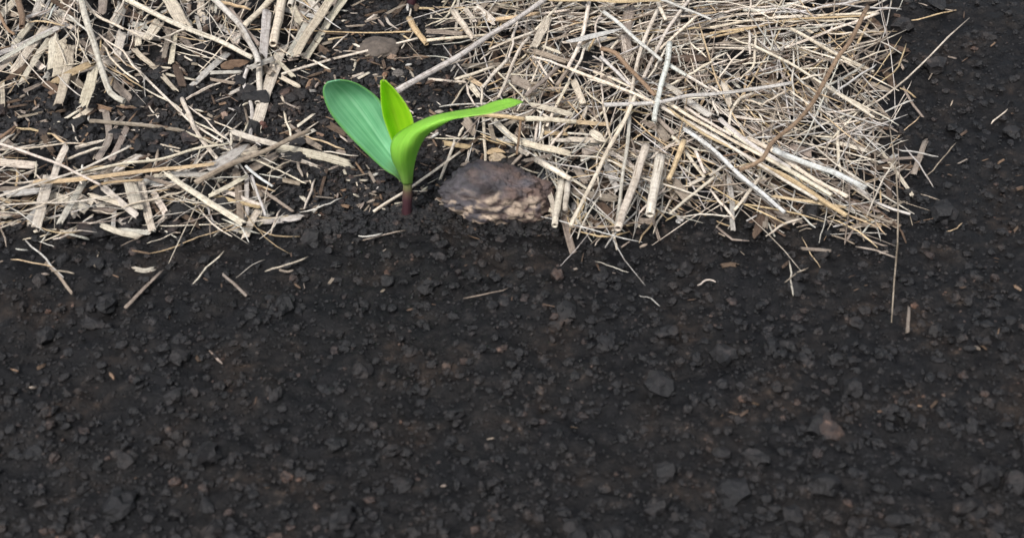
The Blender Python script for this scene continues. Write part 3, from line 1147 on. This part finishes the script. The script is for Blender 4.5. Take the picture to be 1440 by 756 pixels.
# chips and crumbs of plant litter lying on the soil
mb = MB()
for i in range(4200):
    x, y = (rng.uniform(-150, 1500), rng.uniform(-80, 700)) if i % 3 else (rng.uniform(0, 800), rng.uniform(-20, 300))
    dd = dens(x, y)
    inside = y < 300 and x < 1225
    if not inside and (rng.random() > .30 or noise.noise(Vector((x * .012, y * .02, 3))) < -.1 + .42 * sstep(300, 560, y)): continue
    if inside and rng.random() < .25: continue
    L = rng.uniform(2.5, 13) if rng.random() < .9 else rng.uniform(20, 34)
    a = rng.gauss(.1, .5) if rng.random() < .6 else rng.uniform(0, 3.1)
    P = []
    for sgn in (-1, 1):
        p, s = at(x + sgn * math.cos(a) * L / 2, y - sgn * math.sin(a) * L / 2, rng.uniform(.0002, .0022))
        p.z += gh(p.x, p.y) - .0055 * noise.noise(Vector((p.x * 9, p.y * 9, 3.1)))
        P.append(p)
    strand(mb, P, rng.uniform(.8, min(5, L * .55)) * s, 's' if rng.random() < .6 else 't', rng.choice('dddmmmmbbgp' if inside else 'dddmmb'), rng, seg=3)
o = obj('plant_litter', mb.build('plant_litter'), STRAW)
tag(o, 'small brown and grey chips of plant litter strewn on the soil', 'litter', None, 'stuff')

# soil crumbs
t = (1 + 5 ** .5) / 2
ICO = np.array([(-1, t, 0), (1, t, 0), (-1, -t, 0), (1, -t, 0), (0, -1, t), (0, 1, t), (0, -1, -t), (0, 1, -t), (t, 0, -1), (t, 0, 1), (-t, 0, -1), (-t, 0, 1)]) / (1 + t * t) ** .5
ICF = [(0, 11, 5), (0, 5, 1), (0, 1, 7), (0, 7, 10), (0, 10, 11), (1, 5, 9), (5, 11, 4), (11, 10, 2), (10, 7, 6), (7, 1, 8),
       (3, 9, 4), (3, 4, 2), (3, 2, 6), (3, 6, 8), (3, 8, 9), (4, 9, 5), (2, 4, 11), (6, 2, 10), (8, 6, 7), (9, 8, 1)]
def ico2():
    v = [Vector(q) for q in ICO]; f = []; cache = {}
    def m(a, b):
        k = (min(a, b), max(a, b))
        if k not in cache:
            cache[k] = len(v); v.append(((v[a] + v[b]) / 2).normalized())
        return cache[k]
    for a, b, c in ICF:
        x, y, z = m(a, b), m(b, c), m(c, a)
        f += [(a, x, z), (b, y, x), (c, z, y), (x, y, z)]
    return np.array([tuple(q) for q in v]), f
I2V, I2F = ico2()
nrng = np.random.default_rng(5)
mb = MB()
def crumb(P, r, tint, big):
    BV, BF = (I2V, I2F) if big else (ICO, ICF)
    q = BV * (1 + nrng.normal(0, .17, (len(BV), 1)))
    a, b = nrng.uniform(0, 6.28), nrng.uniform(-.5, .5)
    q = q * np.array((1.0, nrng.uniform(.6, 1), nrng.uniform(.45, .8))) * r
    ca, sa = math.cos(a), math.sin(a)
    q = np.stack([q[:, 0] * ca - q[:, 1] * sa, q[:, 0] * sa + q[:, 1] * ca, q[:, 2] + b * q[:, 0] * .4], 1)
    base = len(mb.v)
    for k in q: mb.v.append((P[0] + k[0], P[1] + k[1], P[2] + k[2]))
    mb.f += [(a_ + base, b_ + base, c_ + base) for a_, b_, c_ in BF]
    mb.c += [tint] * len(q)
n = 0
CX, CY = at(572, 304, 0)[0].xy
while n < 38000:
    x, y = (rng.uniform(-120, 1560), rng.uniform(-70, 820)) if n % 2 else (rng.uniform(0, 800), rng.uniform(-20, 330))
    if dens(x, y) > .85 and rng.random() < .75: continue
    P, s = at(x, y, 0)
    big = rng.random() < .16
    r = rng.uniform(.0007, .0018) if big else rng.uniform(.00025, .0008)
    if big and rng.random() < .07 and not (430 < x < 660 and y < 320): r *= rng.uniform(1.5, 2.9)
    k = rng.random()
    tint = (1, 1, 1.08) if k < .76 else ((2.0, 1.8, 1.7) if k < .95 else (4.6, 3.4, 2.8))
    if n % 90 == 0:                        # a little collar round the seedling's foot
        a_, q_ = rng.uniform(0, 6.28), abs(rng.gauss(0, .004)) + .0018
        P = Vector((CX + q_ * math.cos(a_), CY + q_ * math.sin(a_), 0)); P.z = .0012 - q_ * .12
        P.z = gh(P.x, P.y) + max(0, .0016 - q_ * .2); r = rng.uniform(.0005, .0012)
        crumb(P, r, tint, big); n += 1
        continue
    P.z = gh(P.x, P.y) + r * .25
    crumb(P, r, tint, big)
    n += 1
o = obj('soil_crumbs', mb.build('soil_crumbs', False), CRUMB)
tag(o, 'loose black crumbs of soil covering the ground', 'soil', None, 'stuff')

# ------------------------------------------------------------------ stones, clod
def lump(name, px, py, wpx, hpx, zf, label, cat, colf, mat, seed, amp=.18, sub=36, zup=0, group=None, depth=1.0):
    """an uneven stone resting on the soil: wpx and hpx are its size in the photograph"""
    P, s = at(px, py, 0)
    rx = wpx * s / 2
    rz = hpx * s / 2 * zf
    ry = rx * depth
    P.z = gh(P.x, P.y)
    m_ = MB()
    nu, nv = sub * 2, sub
    for i in range(nv + 1):
        th = math.pi * i / nv
        for j in range(nu):
            ph = 2 * math.pi * j / nu
            dvec = Vector((math.sin(th) * math.cos(ph), math.sin(th) * math.sin(ph), math.cos(th)))
            k = 1 + amp * noise.noise(dvec * 1.7 + Vector((seed, 0, 0))) + amp * .5 * noise.noise(dvec * 4.5 + Vector((seed, 3, 0)))
            k += amp * .30 * noise.noise(dvec * 11 + Vector((seed, 9, 0)))
            c, dk = colf(dvec)
            k += dk
            m_.v.append(Vector((dvec.x * rx * k, dvec.y * ry * k, dvec.z * rz * k + rz * .55 + zup)))
            m_.c.append(c)
    for i in range(nv):
        for j in range(nu):
            a, b = i * nu + j, i * nu + (j + 1) % nu
            m_.f.append((a, a + nu, b + nu, b))
    o = obj(name, m_.build(name), mat)
    o.location = P
    tag(o, label, cat, group)
    return o

def clod_col(dv):
    # grey-purple crust with a hollow facing the viewer, its shade painted black, rusty right shoulder, pale torn fibres at the foot
    k = noise.noise(dv * 3.3 + Vector((2, 5, 1)))
    r_ = abs(noise.noise(dv * 5.5 + Vector((8, 1, 1))))
    fold = -.09 * math.exp(-(r_ / .08) ** 2)
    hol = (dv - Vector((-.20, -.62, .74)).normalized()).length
    k2 = .20 * max(0, dv.z) * max(-1, -dv.x * 1.4) + .10 * noise.noise(dv * 2.4 + Vector((1, 7, 3)))
    dent = -.36 * math.exp(-(hol / .23) ** 2)
    rim = .07 * math.exp(-((hol - .30) / .12) ** 2) * max(0, -dv.x + .4) - .16 * math.exp(-((dv - Vector((.35, -.35, .87))).length / .16) ** 2) + .07 * noise.noise(dv * 8 + Vector((3, 3, 9))) + .035 * noise.noise(dv * 19)
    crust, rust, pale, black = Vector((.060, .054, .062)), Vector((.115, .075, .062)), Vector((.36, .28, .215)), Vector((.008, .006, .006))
    c = crust.lerp(rust, max(0, min(1, .35 + dv.x * .7 + k)))
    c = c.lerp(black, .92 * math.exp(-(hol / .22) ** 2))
    low = sstep(.72, .56, dv.z + .25 * k + .25 * abs(dv.x)) * sstep(-.3, -.6, dv.y)
    c = c.lerp(pale, low * sstep(-.12, .12, noise.noise(dv * 5 + Vector((4, 0, 2)))))
    return (c.x, c.y, c.z), dent + rim + fold + k2
lump('wrinkled_clod', 701, 293, 146, 74, 1.14, 'wrinkled purplish brown clod with a dark hollow, right of the seedling stem', 'clod', clod_col, LUMP, 4.2, amp=.13, sub=64, depth=.62)

def plain(c, v=.25):
    def f(dv):
        k = 1 + v * noise.noise(dv * 4)
        return (c[0] * k, c[1] * k, c[2] * k), 0
    return f
stones = [
 ('stone', 533, 66, 58, 22, 1.0, 'flat brown stone half buried in the soil behind the seedling', plain((.085, .068, .055)), .12, .8),
 ('pebble', 560, 108, 17, 11, 1.0, 'small grey pebble right of the upright leaf tip', plain((.09, .08, .072)), .15, .9),
 ('pebble', 541, 106, 8, 10, 1.0, 'tiny brown pebble just above the upright leaf tip', plain((.18, .10, .06)), .15, .9),
 ('pebble', 638, 262, 20, 15, 1.0, 'round pale grey pebble touching the left side of the wrinkled clod', plain((.30, .26, .22)), .18, .9),
 ('pebble', 316, 160, 11, 14, 1.0, 'round brownish pebble left of the wide speckled stalk', plain((.26, .18, .14)), .1, .9),
 ('pebble', 697, 219, 24, 13, 1.0, 'tan pebble above the wrinkled clod', plain((.33, .26, .18)), .2, .9),
 ('pebble', 725, 247, 18, 10, 1.0, 'brown pebble on the right shoulder of the wrinkled clod', plain((.28, .19, .13)), .15, .9),
 ('pebble', 370, 178, 12, 14, 1.0, 'dark rusty pebble at the foot of the wide speckled stalk', plain((.09, .04, .03)), .15, .9),
 ('pebble', 768, 252, 26, 18, 1.0, 'blue-black pebble between the clod and the tan stalk', plain((.035, .037, .042)), .22, .9),
 ('pebble', 552, 78, 14, 10, 1.0, 'small brown pebble touching the flat brown stone', plain((.2, .14, .1)), .2, .9),
 ('pebble', 498, 197, 20, 11, 1.0, 'dark soil-covered pebble below the blue-green leaf', plain((.05, .04, .035)), .25, .9),
]
for i, (nm, x, y, w_, h_, zf, lab, cf, amp, dp) in enumerate(stones):
    lump(nm, x, y + h_ * .2, w_, h_, zf, lab, nm, cf, STONE, 11.3 + i * 3.7, amp=amp * 1.9, sub=22, depth=dp, group='small pebbles on the soil' if nm == 'pebble' else None)

# ------------------------------------------------------------------ the maize seedling
M_L1 = mat_leaf('blue_green_leaf', (.19, .45, .25), (.095, .31, .15), (.10, .38, .08), (.10, .28, .05), .15, mid=(.28, .52, .33))
M_L2 = mat_leaf('yellow_green_leaf', (.46, .70, .03), (.34, .60, .02), (.50, .92, .03), (.48, .66, .08), .52, mid=(.30, .55, .04))
M_L3 = mat_leaf('bright_green_leaf', (.31, .60, .075), (.20, .47, .05), (.32, .78, .04), (.40, .64, .14), .38, mid=(.18, .43, .05))
M_STEM = mat_stem()

def cr(P, n):
    """catmull-rom through tuples"""
    return smooth_path([Vector(p) for p in P], n)

def blade(name, rows, mat, parent, org, n=40, m=12, cup=.18, ripple=0):
    """rows: (left edge, midrib, right edge) as photo pixel and depth, from the sheath to the tip"""
    Ls = smooth_path([sp(*r[0]) for r in rows], n)
    Ms = smooth_path([sp(*r[1]) for r in rows], n)
    Rs = smooth_path([sp(*r[2]) for r in rows], n)
    m_ = MB()
    for i in range(n + 1):
        a, b, c = Ls[i], Ms[i], Rs[i]
        for j in range(m + 1):
            t = j / m
            p = a * ((1 - t) * (1 - 2 * t)) + b * (4 * t * (1 - t)) + c * (t * (2 * t - 1))
            away = (p - ORI).normalized()
            wv = (c - a).length
            p = p + away * (wv * ripple * math.sin(i * .5 + j) * .02)
            p = p + away * (wv * .035 * math.exp(-((t - .5) / .05) ** 2))       # midrib groove
            m_.v.append(p - org)
            m_.uv.append((t, i / n))
    for i in range(n):
        for j in range(m):
            a = i * (m + 1) + j
            m_.f.append((a, a + 1, a + m + 2, a + m + 1))
    o = obj(name, m_.build(name), mat, parent)
    s = o.modifiers.new('thickness', 'SOLIDIFY')
    s.thickness = .00028
    return o

FOOT, s0 = at(572, 304, 0)
FOOT.z = gh(FOOT.x, FOOT.y)
T0 = (FOOT - ORI).dot(ray(720, 378).normalized())        # depth of the seedling's foot
seed_root = empty('maize_seedling', FOOT)
tag(seed_root, 'young maize seedling with three green leaves and a maroon stem, growing from bare soil', 'seedling')
D = T0
def up(py):      # depth of a vertical stem at that pixel row
    r = ray(572, py)
    return FOOT.y / r.y
# stem, a slightly bent tapering tube
m_ = MB()
stem_pts = [(572, 312, 8.0), (572, 300, 7.6), (572.5, 286, 7.0), (573, 272, 6.6), (573, 258, 6.4), (572, 244, 7.0), (570, 232, 6)]
Cs = smooth_path([sp(x, y, up(y)) for x, y, r in stem_pts], 24)
nn = 16
for i, c in enumerate(Cs):
    t_ = i / 24
    rr = interp(t_ * 6, [(k, q[2]) for k, q in enumerate(stem_pts)]) * K * D
    rr *= 1 + .05 * math.sin(t_ * 17)
    for j in range(nn):
        a = 2 * math.pi * j / nn
        m_.v.append(c + Vector((math.cos(a) * rr, math.sin(a) * rr * .85, 0)) - FOOT)
        m_.uv.append((j / nn, t_))
for i in range(24):
    for j in range(nn):
        a, b = i * nn + j, i * nn + (j + 1) % nn
        m_.f.append((a, b, b + nn, a + nn))
m_.f.append(tuple(24 * nn + j for j in range(nn)))
obj('stem', m_.build('stem'), M_STEM, seed_root)

def u(py, off=0): return up(py) + off
# left leaf: broad, blue-green, leaning back to the left
blade('leaf', [
 ((565.5, 256, u(256, .0010)), (570, 257, u(256, .003)), (577, 256, u(256, .0015))),
 ((556, 247, u(247, -.0005)), (565, 245, u(245, .004)), (577, 238, u(240, .004))),
 ((541, 238, u(238, -.001)), (556, 226, u(226, .006)), (569, 216, u(216, .006))),
 ((516, 215, u(215, 0)), (538, 200, u(200, .010)), (556, 190, u(190, .007))),
 ((487, 186, u(186, .002)), (519, 172, u(172, .012)), (546, 164, u(164, .008))),
 ((466, 160, u(160, .003)), (500, 146, u(146, .013)), (532, 140, u(140, .009))),
 ((456.5, 138, u(138, .004)), (485, 129, u(129, .012)), (512, 124, u(124, .009))),
 ((455.5, 124, u(124, .005)), (473, 119, u(119, .009)), (494, 115.5, u(115, .008))),
 ((461, 115.5, u(115, .006)), (468, 114.5, u(114, .0065)), (478, 112.8, u(113, .007))),
], M_L1, seed_root, FOOT, n=60, m=16)
# middle leaf: small, upright, yellow-green, still unrolling
l2 = blade('leaf', [
 ((566, 240, u(240, .001)), (571, 240, u(240, .004)), (576, 240, u(240, .001))),
 ((558, 214, u(214, .001)), (568, 212, u(212, .006)), (579, 212, u(212, .001))),
 ((548, 188, u(188, .001)), (563, 186, u(186, .007)), (581.5, 186, u(186, .001))),
 ((540, 165, u(165, .001)), (556, 163, u(163, .007)), (579, 165, u(165, .001))),
 ((537, 145, u(145, .001)), (549, 142, u(142, .006)), (569.5, 146, u(146, .001))),
 ((536, 127, u(127, .001)), (543, 124, u(124, .004)), (555, 127, u(127, .001))),
 ((536, 114, u(114, .001)), (538, 113, u(113, .002)), (541.5, 113.5, u(113, .001))),
], M_L2, seed_root, FOOT, n=44, m=12)
# right leaf: wraps the stem and arches over to the right, its tip drooping
blade('leaf', [
 ((566, 259, u(259, -.0008)), (572, 260, u(259, -.0022)), (580, 258, u(259, -.0005))),
 ((560, 243, u(243, -.001)), (570, 243, u(243, -.005)), (582, 238, u(241, -.002))),
 ((551, 224, u(224, -.002)), (567, 226, u(226, -.009)), (586, 219, u(221, -.004))),
 ((549, 205, u(205, -.002)), (569, 207, u(207, -.012)), (591, 206, u(206, -.007))),
 ((556, 190, u(190, -.001)), (577, 190, u(190, -.012)), (600, 192, u(192, -.010))),
 ((575, 177, u(177, 0)), (595, 176, u(176, -.012)), (616, 180, u(181, -.012))),
 ((604, 164, u(166, 0)), (619, 165, u(168, -.010)), (636, 168.5, u(171, -.013))),
 ((637, 156.5, u(161, 0)), (648, 159, u(163, -.008)), (661, 163, u(165, -.013))),
 ((671, 151, u(157, 0)), (680, 155, u(158, -.007)), (688, 159, u(160, -.012))),
 ((694, 142.5, u(152, 0)), (701, 148.5, u(153, -.005)), (708, 153, u(155, -.009))),
 ((714, 138.5, u(147, 0)), (719, 144, u(148, -.003)), (722, 148.5, u(149, -.006))),
 ((725, 139.5, u(146, 0)), (728, 142.5, u(146, -.0018)), (728.5, 146, u(147, -.004))),
 ((735.5, 142.8, u(145, 0)), (736, 143.1, u(145, -.0005)), (735.5, 143.5, u(145, -.001))),
], M_L3, seed_root, FOOT, n=70, m=14)
# withered tip on the middle leaf
m_ = MB()
strand(m_, [sp(538.5, 114, u(113, .002)) - FOOT + Vector(), sp(540, 108, u(108, .002)) - FOOT], 7 * K * D, 's', 't', rng, taper=(1, .7), seg=4)
o = obj('leaf_tip', m_.build('leaf_tip'), STRAW, l2)
o['label'] = 'withered tan leaf tip'

# second seedling farther back: only the foot of its stem stands in the picture
B, s1 = at(579, 9, 0); B.z = gh(B.x, B.y)
r2 = empty('maize_seedling', B)
tag(r2, 'purple stem foot of another seedling at the top edge behind the brown stone', 'seedling')
m_ = MB()
for i in range(13):
    t_ = i / 12
    rr = (.0021 - .0006 * t_)
    for j in range(nn):
        a = 2 * math.pi * j / nn
        m_.v.append(Vector((math.cos(a) * rr + .001 * t_, math.sin(a) * rr, -.002 + .016 * t_)))
        m_.uv.append((j / nn, t_))
for i in range(12):
    for j in range(nn):
        a, b = i * nn + j, i * nn + (j + 1) % nn
        m_.f.append((a, b, b + nn, a + nn))
obj('stem', m_.build('stem'), M_STEM, r2)
for sx, hgt, mt in ((-1, .055, M_L1), (1, .048, M_L3)):
    m_ = MB()
    for i in range(21):
        t_ = i / 20
        cx = sx * .040 * t_ ** 1.5 + .001
        cz = .012 + hgt * t_ - .018 * t_ * t_
        hw = .0065 * math.sin(math.pi * min(1, .12 + .9 * t_)) ** .8
        for j in range(9):
            v_ = (j / 8 - .5) * 2
            m_.v.append(Vector((cx, v_ * hw, cz + abs(v_) * hw * .35)))
            m_.uv.append((j / 8, t_))
    for i in range(20):
        for j in range(8):
            a = i * 9 + j
            m_.f.append((a, a + 1, a + 10, a + 9))
    lf = obj('leaf', m_.build('leaf'), mt, r2)
    q = lf.modifiers.new('thickness', 'SOLIDIFY'); q.thickness = .00028
